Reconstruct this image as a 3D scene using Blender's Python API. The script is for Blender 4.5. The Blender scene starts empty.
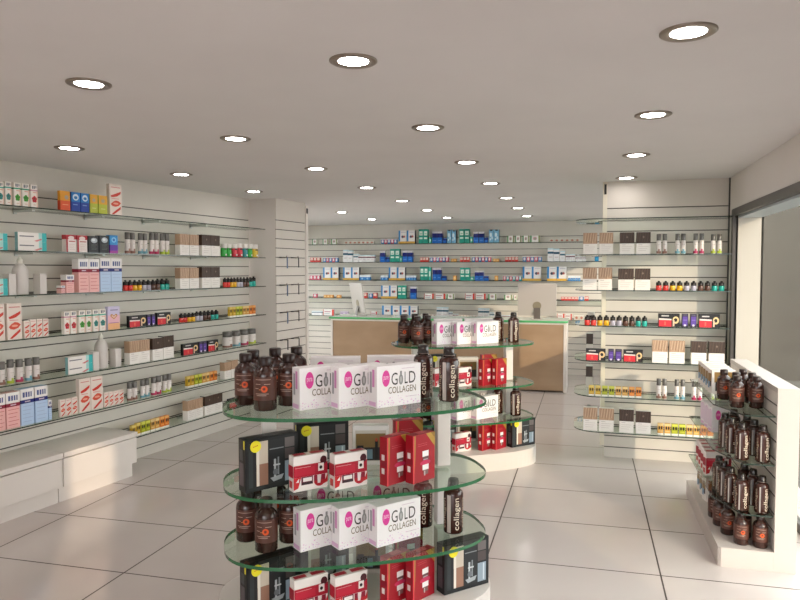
import bpy, bmesh, math, random
from math import sin, cos, pi, radians
from mathutils import Vector, Matrix
random.seed(7)
SC = bpy.context.scene
COL = SC.collection

# ------------------------------------------------------------------ materials
def lin(h):
    h = h.lstrip('#'); v = [int(h[i:i+2], 16)/255 for i in (0, 2, 4)]
    return tuple(c/12.92 if c <= .04045 else ((c+.055)/1.055)**2.4 for c in v) + (1,)
MATS = {}
def M(h, rough=.45, metal=0, spec=.4, name=None):
    key = name or (h, rough, metal)
    if key in MATS: return MATS[key]
    m = bpy.data.materials.new(name or 'finish_'+h.lstrip('#')); m.use_nodes = True
    b = m.node_tree.nodes['Principled BSDF']
    b.inputs['Base Color'].default_value = lin(h); b.inputs['Roughness'].default_value = rough
    b.inputs['Metallic'].default_value = metal; b.inputs['Specular IOR Level'].default_value = spec
    MATS[key] = m; return m
def nodes(m): return m.node_tree.nodes, m.node_tree.links, m.node_tree.nodes['Principled BSDF']
def mottled(h1, h2, scale, rough, name, stretch=(1, 1, 1), detail=4, lo=.35, hi=.65, bump=0, spec=.4):
    m = M(h1, rough, 0, spec, name); N, L, b = nodes(m)
    tc = N.new('ShaderNodeTexCoord'); mp = N.new('ShaderNodeMapping'); mp.inputs['Scale'].default_value = stretch
    no = N.new('ShaderNodeTexNoise'); no.inputs['Scale'].default_value = scale; no.inputs['Detail'].default_value = detail
    cr = N.new('ShaderNodeValToRGB'); cr.color_ramp.elements[0].position = lo; cr.color_ramp.elements[1].position = hi
    cr.color_ramp.elements[0].color = lin(h1); cr.color_ramp.elements[1].color = lin(h2)
    L.new(tc.outputs['Object'], mp.inputs['Vector']); L.new(mp.outputs['Vector'], no.inputs['Vector'])
    L.new(no.outputs['Fac'], cr.inputs['Fac']); L.new(cr.outputs['Color'], b.inputs['Base Color'])
    if bump:
        bp = N.new('ShaderNodeBump'); bp.inputs['Strength'].default_value = bump; bp.inputs['Distance'].default_value = .002
        L.new(no.outputs['Fac'], bp.inputs['Height']); L.new(bp.outputs['Normal'], b.inputs['Normal'])
    return m
def floor_material():
    m = M('#c9bcb3', .16, 0, .5, 'polished_floor_tiles'); N, L, b = nodes(m)
    def mth(op, a, c=None):
        n = N.new('ShaderNodeMath'); n.operation = op
        for i, v in enumerate((a, c)):
            if v is None: continue
            if isinstance(v, (int, float)): n.inputs[i].default_value = v
            else: L.new(v, n.inputs[i])
        return n.outputs[0]
    g = N.new('ShaderNodeNewGeometry'); s = N.new('ShaderNodeSeparateXYZ'); L.new(g.outputs['Position'], s.inputs[0])
    X, Y = s.outputs[0], s.outputs[1]
    fx = mth('FRACT', mth('DIVIDE', mth('ADD', X, 95.7-.41), .957))
    fy = mth('FRACT', mth('DIVIDE', mth('ADD', mth('ADD', Y, mth('MULTIPLY', X, -.025)), 68.3-3.905), .683))
    dx = mth('MULTIPLY', mth('MINIMUM', fx, mth('SUBTRACT', 1, fx)), .957)
    dy = mth('MULTIPLY', mth('MINIMUM', fy, mth('SUBTRACT', 1, fy)), .683)
    line = mth('LESS_THAN', mth('MINIMUM', dx, dy), .0045)
    no = N.new('ShaderNodeTexNoise'); no.inputs['Scale'].default_value = 1.3; no.inputs['Detail'].default_value = 3
    L.new(g.outputs['Position'], no.inputs['Vector'])
    cr = N.new('ShaderNodeValToRGB'); cr.color_ramp.elements[0].position = .3; cr.color_ramp.elements[1].position = .7
    cr.color_ramp.elements[0].color = lin('#c5bab5'); cr.color_ramp.elements[1].color = lin('#ccc2bd')
    L.new(no.outputs['Fac'], cr.inputs['Fac'])
    mx = N.new('ShaderNodeMix'); mx.data_type = 'RGBA'
    L.new(line, mx.inputs[0]); L.new(cr.outputs['Color'], mx.inputs[6]); mx.inputs[7].default_value = lin('#4a3f39')
    L.new(mx.outputs[2], b.inputs['Base Color'])
    L.new(mth('ADD', mth('MULTIPLY', line, .5), .16), b.inputs['Roughness'])
    return m
def glass_material(name, tint, gloss_rough=.02, ref=1):
    if name in MATS: return MATS[name]
    m = bpy.data.materials.new(name); m.use_nodes = True; N = m.node_tree.nodes; L = m.node_tree.links; N.clear()
    o = N.new('ShaderNodeOutputMaterial'); mix = N.new('ShaderNodeMixShader'); t = N.new('ShaderNodeBsdfTransparent')
    gl = N.new('ShaderNodeBsdfGlossy'); lw = N.new('ShaderNodeLayerWeight'); g = N.new('ShaderNodeNewGeometry')
    t.inputs['Color'].default_value = lin(tint); gl.inputs['Roughness'].default_value = gloss_rough
    def mth(op, a, c):
        n = N.new('ShaderNodeMath'); n.operation = op
        for i, v in enumerate((a, c)):
            if isinstance(v, (int, float)): n.inputs[i].default_value = v
            else: L.new(v, n.inputs[i])
        return n.outputs[0]
    f = mth('ADD', mth('MULTIPLY', mth('POWER', lw.outputs['Facing'], 5), .9*ref), .045*ref)   # reflection of a clear pane, on its outer side only
    f = mth('MULTIPLY', f, mth('SUBTRACT', 1, g.outputs['Backfacing']))
    L.new(f, mix.inputs[0]); L.new(t.outputs[0], mix.inputs[1]); L.new(gl.outputs[0], mix.inputs[2]); L.new(mix.outputs[0], o.inputs[0])
    MATS[name] = m; return m
def emit_material(name, h, strength):
    m = bpy.data.materials.new(name); m.use_nodes = True; N = m.node_tree.nodes; L = m.node_tree.links; N.clear()
    o = N.new('ShaderNodeOutputMaterial'); e = N.new('ShaderNodeEmission')
    e.inputs['Color'].default_value = lin(h); e.inputs['Strength'].default_value = strength
    L.new(e.outputs[0], o.inputs[0]); MATS[name] = m; return m

WALL = mottled('#d6cec5', '#dad2ca', 3, .5, 'painted_slat_board')
GROOVE = M('#57504a', .6, name='slat_groove')
PLAIN = mottled('#d8d1cb', '#dcd5d0', 2, .6, 'wall_paint')
CEIL = mottled('#e3e0e0', '#e7e4e4', 1.5, .8, 'ceiling_paint')
CABW = M('#dcd4cd', .3, name='white_lacquer')
WHITE = M('#e2dad3', .4, name='white_trim')
FLOOR = floor_material()
GTOP = glass_material('clear_shelf_glass', '#eef6f0')
GEDGE = M('#2a6640', .12, 0, .6, name='green_glass_edge')
GEDGE2 = M('#27362e', .15, 0, .6, name='dark_glass_edge')
METAL = M('#9a8f86', .3, .9, name='brushed_metal')
DARKM = M('#4d4845', .4, .5, name='dark_frame_metal')

# ------------------------------------------------------------------ mesh builder
class MB:
    def __init__(s): s.v = []; s.f = []; s.mi = []; s.m = []; s.sm = []
    def mat(s, m):
        if m not in s.m: s.m.append(m)
        return s.m.index(m)
    def add(s, vs, fs, m, smooth=False):
        o = len(s.v); k = s.mat(m); s.v += [tuple(v) for v in vs]
        for f in fs: s.f.append([i+o for i in f]); s.mi.append(k); s.sm.append(smooth)
        return s
    def box(s, x0, x1, y0, y1, z0, z1, m, bevel=0):
        if bevel:
            b = bmesh.new(); bmesh.ops.create_cube(b, size=1)
            for v in b.verts: v.co = Vector(((x0+x1)/2+v.co.x*(x1-x0), (y0+y1)/2+v.co.y*(y1-y0), (z0+z1)/2+v.co.z*(z1-z0)))
            bmesh.ops.bevel(b, geom=b.edges[:], offset=bevel, segments=2, affect='EDGES', profile=.6)
            b.verts.index_update()
            s.add([v.co.copy() for v in b.verts], [[v.index for v in f.verts] for f in b.faces], m); b.free(); return s
        vs = [(x, y, z) for z in (z0, z1) for y in (y0, y1) for x in (x0, x1)]
        return s.add(vs, [(0, 2, 3, 1), (4, 5, 7, 6), (0, 1, 5, 4), (2, 6, 7, 3), (0, 4, 6, 2), (1, 3, 7, 5)], m)
    def lathe(s, prof, n, m, cx=0, cy=0, cap=True, smooth=True):
        vs = []; fs = []
        for r, z in prof:
            for i in range(n): a = 2*pi*i/n; vs.append((cx+r*cos(a), cy+r*sin(a), z))
        for j in range(len(prof)-1):
            for i in range(n): k = (i+1) % n; fs.append((j*n+i, j*n+k, (j+1)*n+k, (j+1)*n+i))
        s.add(vs, fs, m, smooth)
        if cap:
            o = len(s.v)-len(vs); kk = s.mat(m)
            s.f.append([o+i for i in range(n)][::-1]); s.mi.append(kk); s.sm.append(False)
            s.f.append([o+(len(prof)-1)*n+i for i in range(n)]); s.mi.append(kk); s.sm.append(False)
        return s
    def prism(s, poly, z0, z1, mtop, mside=None, bevel=0):
        n = len(poly); vs = [(x, y, z0) for x, y in poly]+[(x, y, z1) for x, y in poly]
        s.add(vs, [list(range(n))[::-1], list(range(n, 2*n))], mtop)
        o = len(s.v)-2*n; k = s.mat(mside or mtop)
        for i in range(n): j = (i+1) % n; s.f.append([o+i, o+j, o+n+j, o+n+i]); s.mi.append(k); s.sm.append(False)
        return s
    def mesh(s, name):
        me = bpy.data.meshes.new(name); me.from_pydata(s.v, [], s.f)
        for m in s.m: me.materials.append(m)
        me.polygons.foreach_set('material_index', s.mi); me.polygons.foreach_set('use_smooth', s.sm)
        me.update(); return me
def put(name, me, parent=None, loc=(0, 0, 0), rz=0):
    o = bpy.data.objects.new(name, me); COL.objects.link(o); o.parent = parent; o.location = loc; o.rotation_euler = (0, 0, rz); return o
def tag(o, label=None, cat=None, group=None, kind=None):
    for k, v in (('label', label), ('category', cat), ('group', group), ('kind', kind)):
        if v: o[k] = v
    return o
def structure(name, mb, loc=(0, 0, 0), rz=0, label=None, parent=None):
    o = put(name, mb.mesh(name), parent, loc, rz)
    if parent is None: tag(o, label, 'room', None, 'structure')
    return o
TEXTS = {}
def text_faces(t):
    if t not in TEXTS:
        cu = bpy.data.curves.new('lettering', 'FONT'); cu.body = t; cu.resolution_u = 3
        o = bpy.data.objects.new('lettering', cu); COL.objects.link(o)
        bpy.context.view_layer.update()
        me = bpy.data.meshes.new_from_object(o.evaluated_get(bpy.context.evaluated_depsgraph_get()))
        vs = [v.co.copy() for v in me.vertices]; fs = [list(p.vertices) for p in me.polygons]
        x0 = min(v.x for v in vs); x1 = max(v.x for v in vs); y0 = min(v.y for v in vs); y1 = max(v.y for v in vs)
        TEXTS[t] = ([((v.x-x0)/(x1-x0), (v.y-y0)/(y1-y0)) for v in vs], fs)
        bpy.data.objects.remove(o); bpy.data.meshes.remove(me); bpy.data.curves.remove(cu)
    return TEXTS[t]

# ------------------------------------------------------------------ cartons: a box with its print
def carton(name, w, d, h, base, art=(), bevel=0, top=None, side=None, rough=.4):
    """front looks to -Y, base centre at the origin; art is given in fractions of the front (x 0..1, z 0..1)"""
    b = MB(); b.box(-w/2, w/2, -d/2, d/2, 0, h, M(base, rough), bevel)
    k = -1
    for a in art:                           # an upper-case R (speckle) stays in the layer of the print before it
        k += a[0] != 'R'; e = .0005+.00012*max(k, 0); t = a[0]; m = M(a[-1], rough)
        y = -d/2-e; X = lambda x: -w/2+x*w; Z = lambda z: z*h
        if t in 'rR':
            b.add([(X(a[1]), y, Z(a[3])), (X(a[2]), y, Z(a[3])), (X(a[2]), y, Z(a[4])), (X(a[1]), y, Z(a[4]))], [(0, 1, 2, 3)], m)
        elif t == 'w':                      # a band that wraps front and both sides
            z0, z1 = Z(a[1]), Z(a[2]); q = w/2+e
            b.add([(-q, y, z0), (q, y, z0), (q, y, z1), (-q, y, z1)], [(0, 1, 2, 3)], m)
            b.add([(-q, d/2, z0), (-q, y, z0), (-q, y, z1), (-q, d/2, z1)], [(0, 1, 2, 3)], m)
            b.add([(q, y, z0), (q, d/2, z0), (q, d/2, z1), (q, y, z1)], [(0, 1, 2, 3)], m)
        elif t in 'sS':                     # print on one side: s the side at -X, S the side at +X; fractions of the depth
            q = w/2+e; sg = -1 if t == 's' else 1; Yq = lambda f: -d/2+f*d
            c = [(sg*q, Yq(a[1]), Z(a[3])), (sg*q, Yq(a[2]), Z(a[3])), (sg*q, Yq(a[2]), Z(a[4])), (sg*q, Yq(a[1]), Z(a[4]))]
            b.add(c, [(0, 1, 2, 3)], m)
        elif t == 'u':                      # print on the top
            zq = h+e
            b.add([(X(a[1]), -d/2+a[3]*d, zq), (X(a[2]), -d/2+a[3]*d, zq), (X(a[2]), -d/2+a[4]*d, zq), (X(a[1]), -d/2+a[4]*d, zq)], [(0, 1, 2, 3)], m)
        elif t in 'eE':
            n = 20; pts = []
            for i in range(n):
                x = a[1]+a[3]*cos(2*pi*i/n); z = a[2]+a[4]*sin(2*pi*i/n)
                pts.append((X(x), y, Z(z)) if t == 'e' else (w/2+e, -d/2+x*d, Z(z)))
            b.add(pts, [list(range(n))], m)
        elif t == 'p':
            b.add([(X(x), y, Z(z)) for x, z in a[1]], [list(range(len(a[1])))], m)
        elif t == 't':                      # lettering: text, x0, x1, z0, z1
            vs, fs = text_faces(a[1])
            b.add([(X(a[2]+u*(a[3]-a[2])), y, Z(a[4]+v*(a[5]-a[4]))) for u, v in vs], fs, m)
    if top: b.add([(-w/2, -d/2, h+.0004), (w/2, -d/2, h+.0004), (w/2, d/2, h+.0004), (-w/2, d/2, h+.0004)], [(0, 1, 2, 3)], M(top, rough))
    return b.mesh(name)
def wrap(b, r, a0, a1, z0, z1, m, n=8):
    vs = []; fs = []
    for i in range(n+1):
        a = a0+(a1-a0)*i/n
        vs += [(r*sin(a), -r*cos(a), z0), (r*sin(a), -r*cos(a), z1)]
    for i in range(n): fs.append((2*i, 2*i+2, 2*i+3, 2*i+1))
    b.add(vs, fs, m, True)
def wrap_text(b, t, r, ang, z0, z1, wd, m, up=True):
    """lettering bent round a bottle; up: it reads from the bottom upwards"""
    vs, fs = text_faces(t)
    bm = bmesh.new(); bv = [bm.verts.new((u, v, 0)) for u, v in vs]
    for f in fs: bm.faces.new([bv[i] for i in f])
    for k in range(1, 9):                   # cut across so that long strokes follow the curve
        bmesh.ops.bisect_plane(bm, geom=bm.verts[:]+bm.edges[:]+bm.faces[:], plane_co=(k/9, k/9, 0), plane_no=(0, 1, 0) if up else (1, 0, 0))
    bm.verts.index_update(); vs = [(v.co.x, v.co.y) for v in bm.verts]; fs = [[v.index for v in f.verts] for f in bm.faces]; bm.free()
    out = []
    for u, v in vs:
        a, z = (ang+wd/r*(.5-v), z0+u*(z1-z0)) if up else (ang+wd/r*(u-.5), z0+v*(z1-z0))
        out.append((r*sin(a), -r*cos(a), z))
    b.add(out, fs, m)
def wrap_oval(b, r, ang, z, wd, ht, m):
    n = 20; vs = [(r*sin(ang), -r*cos(ang), z)]; fs = []
    for ring in (.4, .7, 1):
        for i in range(n):
            a = ang+wd/2*ring*cos(2*pi*i/n)/r; vs.append((r*sin(a), -r*cos(a), z+ht/2*ring*sin(2*pi*i/n)))
    for i in range(n):
        j = (i+1) % n; fs.append((0, 1+i, 1+j))
        for k in (0, 1): fs.append((1+k*n+i, 1+(k+1)*n+i, 1+(k+1)*n+j, 1+k*n+j))
    b.add(vs, fs, m)
LAMP = 38.0; WORLD = 5.2; EXPO = .36; FACADE = '#4c4741'; SUN = 1.8; SILL = 1.15
TIERZ = (1.05, .70, .405)
STAND_ORG = (.62*cos(radians(30))-3.2*sin(radians(30)), .62*sin(radians(30))+3.2*cos(radians(30)), 0)
SC.cycles.max_bounces = 14; SC.cycles.diffuse_bounces = 8; SC.cycles.transparent_max_bounces = 24

# ------------------------------------------------------------------ what stands on the shelves
def lines(x0, x1, z0, z1, n, h):            # small print shown as thin bars
    out = []
    for i in range(n):
        z = z1-(z1-z0)*i/max(1, n-1) if n > 1 else z0
        out.append(('r', x0, x1-(.12*(i % 3))*(x1-x0), z-.008, z+.008, h))
    return out
def flower(c, leaf):
    a = [('r', .82, 1, 0, .72, '#e9c6b4'), ('w', .72, .78, c), ('r', .2, .4, .82, .95, '#59636f'), ('r', .48, .62, .82, .95, '#59636f'), ('r', .7, .82, .85, .95, '#59636f'), ('r', .3, .85, .64, .68, '#e0a898')]
    for i in range(5): a.append(('e', .5+.21*cos(i*1.257+.3), .36+.085*sin(i*1.257+.3), .19, .068, leaf))
    return a+[('e', .5, .38, .09, .03, '#2d4a2c'), ('r', .3, .7, .1, .13, '#d8b0a4')]
def brush():
    return [('r', .12, .88, .88, .91, '#d08a84'), ('p', [(.08, .62), (.3, .66), (.52, .7), (.92, .78), (.9, .7), (.6, .61), (.35, .58), (.15, .57)], '#c8321f'),
            ('p', [(.08, .35), (.28, .43), (.5, .48), (.74, .46), (.92, .4), (.74, .31), (.45, .27), (.2, .29)], '#d14a30'), ('e', .5, .375, .22, .03, '#e8a08a'),
            ('p', [(.14, .03), (.4, .13), (.9, .29), (.88, .2), (.55, .09), (.3, .02)], '#c8321f'), ('r', .15, .75, .52, .54, '#d98f84')]
def tube_box():
    return [('r', .72, .84, 0, 1, '#a8d8d4'), ('r', .84, 1, 0, 1, '#3ab2b3'), ('p', [(.55, .1), (.8, .38), (.84, .25), (.65, .02)], '#cf7d7c'), ('r', .05, .55, .52, .64, '#77747c'), ('s', 0, 1, 0, 1, '#86b4b8')]
def hair(hues, bands):
    a = [('w', .49, 1, hues[0])]
    rnd = random.Random(len(bands)+int(hues[0][1:], 16) % 97)
    for i in range(11):
        x = .02+.09*i; wd = .02+.022*rnd.random(); z = .5+.12*rnd.random()
        a.append(('p', [(x, z), (x+wd, z), (min(1, x+wd+.08), .985), (min(1, x+.085), .985)], hues[1+i % 2]))
    return a+[('r', .14, .42, .42, .435, '#a89c96')]+lines(.14, .86, .16, .34, 3, '#c9bfb9')
def tall_pill(top, band, low):
    return [('w', .7, 1, '#ece7e6'), ('w', .6, .7, band), ('r', .14, .3, .77, .91, '#4f5a8c'), ('r', .36, .5, .77, .91, '#4f5a8c'), ('r', .56, .68, .77, .91, '#4f5a8c'), ('r', .74, .84, .77, .91, '#4f5a8c'), ('r', .3, .72, .635, .665, '#d7c6cf')]+lines(.12, .9, .1, .52, 5, low)
def spots(c):
    return [('w', 0, .15, '#f1ece2'), ('w', .78, 1, c[1]), ('e', .29, .62, .15, .15, '#1d1a18'), ('e', .71, .62, .15, .15, '#1d1a18'), ('r', .1, .9, .3, .36, c[1])]
def dye_art():
    a = [('r', .03, .62, .02, .52, '#d22c38'), ('p', [(.03, .52), (.62, .5), (.62, .6), (.03, .64)], '#ead8d2'), ('r', .15, .5, .78, .87, '#c9c2bf'), ('r', .28, .36, .12, .4, '#e2604e')]
    return a+[('e', .82, .52, .15, .27, '#e6c48f'), ('e', .81, .52, .08, .14, '#1c1a1c'), ('r', .68, .76, .06, .5, '#ddb8a0')]
KIND = {}
def K(code, name, desc, cat, many, depth, base, art=(), **kw): KIND[code] = (name, desc, cat, many, depth, base, art, kw)
K('flt', 'flower_carton', 'white carton with teal flower', 'carton', 'flower cartons', 0.03, '#efe7df', flower('#53ab97', '#2c7d78'))
K('flg', 'flower_carton', 'white carton with green flower', 'carton', 'flower cartons', 0.03, '#efe7df', flower('#3f9c78', '#3f8f2c'))
K('flr', 'flower_carton', 'white carton with red flower', 'carton', 'flower cartons', 0.03, '#efe7df', flower('#cf9aa8', '#c22334'))
K('oran', 'supplement_carton', 'orange and gold carton', 'carton', 'bright cartons', 0.03, '#e29a2b', [('r', 0, 1, 0, .5, '#e0582b'), ('e', .62, .68, .2, .11, '#a9a08c'), ('r', .2, .8, .28, .32, '#f0a070'), ('s', 0, 1, 0, .5, '#c9472a')])
K('blue', 'supplement_carton', 'royal blue carton with pale emblem', 'carton', 'bright cartons', 0.03, '#123c9c', [('r', 0, 1, .5, 1, '#1678c4'), ('e', .5, .74, .33, .17, '#cfe2ee'), ('e', .5, .72, .2, .08, '#2c78b8'), ('r', .2, .7, .33, .38, '#6f95d0')])
K('lime', 'supplement_carton', 'lime carton with orange top', 'carton', 'bright cartons', 0.03, '#b6bd3a', [('r', 0, 1, .52, 1, '#e0a52c'), ('e', .5, .7, .2, .1, '#b0a58c'), ('r', .25, .75, .25, .29, '#d8dc90')])
K('bru', 'brush_carton', 'tall blush carton with red strokes', 'carton', 'tall blush cartons', 0.035, '#e6d6cc', brush())
K('brs', 'brush_carton', 'small blush carton with red strokes', 'carton', 'small blush cartons', 0.022, '#e6d6cc', brush())
K('tea', 'tube_carton', 'long white carton with teal end', 'carton', 'long teal-ended cartons', 0.03, '#ece6e1', tube_box())
K('redw', 'capsule_carton', 'white carton with red top', 'carton', 'red-topped cartons', 0.045, '#e8dcd7', [('w', .74, 1, '#ae1e2b'), ('e', .5, .82, .3, .12, '#e6d4d0'), ('r', 0, .16, 0, 1, '#ae1e2b'), ('r', .25, .9, .6, .65, '#ae1e2b')]+lines(.3, .85, .15, .45, 4, '#c9a9a6'))
K('blk', 'capsule_carton', 'black carton with silver ball', 'carton', 'black cartons', 0.045, '#26282c', [('e', .55, .74, .33, .16, '#b4bec4'), ('e', .5, .77, .17, .08, '#e3e8ea')]+lines(.25, .85, .2, .5, 5, '#6e746f'))
K('bpur', 'capsule_carton', 'blue and purple carton', 'carton', 'blue and purple cartons', 0.04, '#2d8cce', [('w', 0, .46, '#5a2a9c'), ('w', 0, .14, '#a83a9e'), ('e', .5, .74, .3, .15, '#86c8ee'), ('e', .5, .74, .16, .08, '#3a6fbf')])
K('hb', 'hair_colour_box', 'hair colour box with blond swatch', 'box', 'blond hair colour boxes', 0.06, '#ebe5df', hair(['#b5957a', '#8a674d', '#d2b69b'], 'b'))
K('hd', 'hair_colour_box', 'hair colour box with brown swatch', 'box', 'brown hair colour boxes', 0.06, '#ebe5df', hair(['#47352b', '#584337', '#3b2b23'], 'dd')+[('e', .5, .78, .07, .03, '#7d6a5c'), ('e', .5, .78, .02, .07, '#7d6a5c')])
for c, h, n in (('sp', '#8d6557', 'brown'), ('sb', '#6d9fae', 'pale blue'), ('sm', '#b02d5a', 'magenta'), ('sl', '#a8b838', 'lime')):
    K(c, 'hairspray_bottle', 'spray bottle with %s foot' % n, 'bottle', 'spray bottles', 0, h)
for c, h, n in (('jg', '#3fae4c', 'green'), ('jr', '#cc3a48', 'red'), ('jt', '#3f8f92', 'teal'), ('jy', '#d8b43c', 'yellow')):
    K(c, 'cream_jar', '%s jar with white lid' % n, 'jar', 'coloured jars', 0, h)
for c, h, n in (('nr', '#d83c34', 'red'), ('ny', '#e3ac22', 'yellow'), ('ng', '#b3aebb', 'lilac grey'), ('nb', '#5b3c30', 'brown'), ('nt', '#2aa596', 'turquoise')):
    K(c, 'nail_varnish_bottle', '%s bottle with black cap' % n, 'bottle', 'nail varnish bottles', 0, h)
for c, h, n in (('yy', ('#cda42c', '#dcc26a'), 'mustard'), ('yl', ('#a8ac22', '#cfcf52'), 'lime'), ('ya', ('#d5a04c', '#e6c88a'), 'amber'), ('yo', ('#dc7c2c', '#e8a860'), 'orange')):
    K(c, 'spotted_carton', '%s carton with two black spots' % n, 'carton', 'spotted cartons', .028, h[0], spots(h))
K('dye', 'dye_carton', 'wide black and red carton', 'carton', 'black and red cartons', 0.03, '#1c1a1c', dye_art())
K('pur', 'dye_carton', 'narrow purple carton', 'carton', 'purple cartons', 0.03, '#2a2236', [('r', .1, .9, .14, .8, '#5b3f96'), ('e', .5, .14, .2, .08, '#d9cfe0'), ('r', .2, .8, .5, .56, '#8a6fc0'), ('r', .15, .85, .88, .93, '#6a6478')])
pk = tall_pill('#ece7e6', '#8c1530', '#c9686c'); bl = tall_pill('#ece7e6', '#1b2370', '#a3b6d6')
K('pst', 'medicine_carton', 'tiny pink carton', 'carton', 'pink cartons', .05, '#eeb6b2', pk)
K('psm', 'medicine_carton', 'mid sized pink carton', 'carton', 'pink cartons', .06, '#eeb6b2', pk)
K('pta', 'medicine_carton', 'tall pink and white carton', 'carton', 'tall pink cartons', .07, '#eeb6b2', pk)
K('lta', 'medicine_carton', 'tall pale blue and white carton', 'carton', 'tall pale blue cartons', .07, '#b6cdea', bl)
K('lst', 'medicine_carton', 'short pale blue carton', 'carton', 'pale blue cartons', .05, '#b6cdea', bl)
K('hea', 'heart_carton', 'lavender and peach carton with heart', 'carton', 'heart cartons', 0.03, '#c8c0dc', [('r', 0, 1, 0, .28, '#edb583'), ('r', 0, 1, .28, .62, '#e6b4c0'), ('r', .2, .85, .82, .87, '#8d86a8'), ('p', [(.5, .44), (.2, .58), (.24, .66), (.36, .67), (.5, .6), (.64, .67), (.76, .66), (.8, .58)], '#c08640'), ('p', [(.5, .49), (.28, .59), (.36, .63), (.5, .55), (.64, .63), (.72, .59)], '#e8c0b4'), ('r', .1, .9, .27, .3, '#b06fa8')])
K('whi', 'blank_carton', 'blank white carton', 'carton', 'blank white cartons', .07, '#d3ccc7')
K('pump', 'dropper_bottle', 'white bottle with cone nozzle', 'bottle', 'white nozzle bottles', 0, '#d0c9c4')
K('wgr', 'herbal_carton', 'small white and green carton', 'carton', 'white and green cartons', .06, '#efece7', [('r', 0, .17, 0, 1, '#6aa372'), ('r', .85, 1, 0, 1, '#8f9a5c'), ('e', .5, .55, .2, .25, '#d9aab0'), ('e', .5, .5, .1, .12, '#8fae92')])
K('tin', 'tiny_carton', 'tiny pale carton', 'carton', 'tiny pale cartons', .05, '#d8cfc4', [('e', .5, .5, .28, .3, '#c07f6c'), ('w', .85, 1, '#eae4dc')])
for c, h, n in (('cb', '#4a82b8', 'blue'), ('cp', '#cd586e', 'rose'), ('ct', '#2c9a9c', 'teal')):
    K(c, 'pastille_carton', 'small square %s carton' % n, 'carton', 'small square cartons', .06, h, [('e', .5, .5, .3, .3, '#e2d6da'), ('w', .86, 1, '#d9d0d2')])
K('tal', 'formula_carton', 'tall white and blue carton', 'carton', 'tall white and blue cartons', .09, '#e3dfdc', [('r', 0, .2, .14, 1, '#2f84c2'), ('s', 0, 1, 0, 1, '#2b7ab6'), ('w', 0, .16, '#d0a242'), ('e', .5, .52, .16, .1, '#46485c'), ('e', .7, .53, .12, .09, '#b0605c'), ('r', .3, .9, .84, .88, '#b9b3c4'), ('S', 0, 1, 0, 1, '#3c414f')])
K('gre', 'green_carton', 'tall emerald and white carton', 'carton', 'emerald cartons', .08, '#1d9884', [('r', .14, .86, .56, .86, '#d8e4dc'), ('r', .14, .86, .3, .42, '#cfe6dc'), ('r', .3, .7, .64, .7, '#6db39c')])
K('grs', 'green_carton', 'small emerald carton', 'carton', 'emerald cartons', .06, '#3fae9a', [('r', .2, .8, .3, .7, '#cfe6dc')])
K('nav', 'navy_carton', 'tall blue carton with navy band', 'carton', 'navy banded cartons', .08, '#1766be', [('w', .48, .84, '#171f6c'), ('w', .84, 1, '#d9d3da'), ('r', .2, .8, .2, .25, '#5f9ae0')])
K('nas', 'navy_carton', 'small blue carton with navy band', 'carton', 'navy banded cartons', .06, '#1766be', [('w', .55, .9, '#171f6c')])
K('bub', 'bubble_carton', 'sky blue carton with white bubbles', 'carton', 'sky blue cartons', .08, '#7ab4d6', [('e', .4, .6, .26, .17, '#d6e8f0'), ('e', .68, .36, .2, .12, '#c2dcea'), ('e', .3, .25, .15, .09, '#dcebf2'), ('r', .25, .75, .9, 1, '#2b2f3a'), ('S', 0, 1, 0, 1, '#4a5a68')])
K('rsm', 'lozenge_carton', 'small red and white carton', 'carton', 'small red cartons', .06, '#cd3832', [('r', .12, .9, .42, .9, '#ecd9d0'), ('r', .3, .7, .6, .7, '#d87060')])
K('ora', 'lozenge_carton', 'small golden carton', 'carton', 'small golden cartons', .06, '#dd9c4c', [('e', .5, .5, .3, .3, '#eec78a')])
for c, n in (('wta', 'tall'), ('wtm', 'mid sized'), ('wtr', 'short')):
    K(c, 'bandage_carton', '%s white carton with dark band' % n, 'carton', 'dark banded white cartons', .07, '#e7e5e6', [('w', .58, .74, '#20566f' if c != 'wtr' else '#6d3a4a'), ('w', .9, 1, '#c4dbe4'), ('r', .2, .8, .3, .36, '#cbb9bc')])
K('blo', 'plaster_carton', 'low blue and white carton', 'carton', 'low blue cartons', .07, '#2d7cbe', [('w', .58, 1, '#e4e9ef'), ('e', .5, .3, .2, .16, '#8fbce0')])
K('teb', 'cube_carton', 'cyan cube carton', 'carton', 'cyan cartons', .07, '#1c84b6', [('r', .2, .8, .3, .6, '#3fa0cc')])
K('whr', 'syrup_carton', 'long white carton with red end', 'carton', 'red-ended cartons', .07, '#ece7e4', [('r', .82, 1, 0, 1, '#d63e2e'), ('r', 0, .06, 0, 1, '#c86a5c'), ('r', .12, .7, .55, .7, '#b5808a'), ('r', .12, .6, .25, .33, '#8f9aa8')])
K('lil', 'lilac_carton', 'low lilac carton', 'carton', 'lilac cartons', .06, '#cdbfd2', [('r', .2, .8, .4, .6, '#a995b8')])

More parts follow.
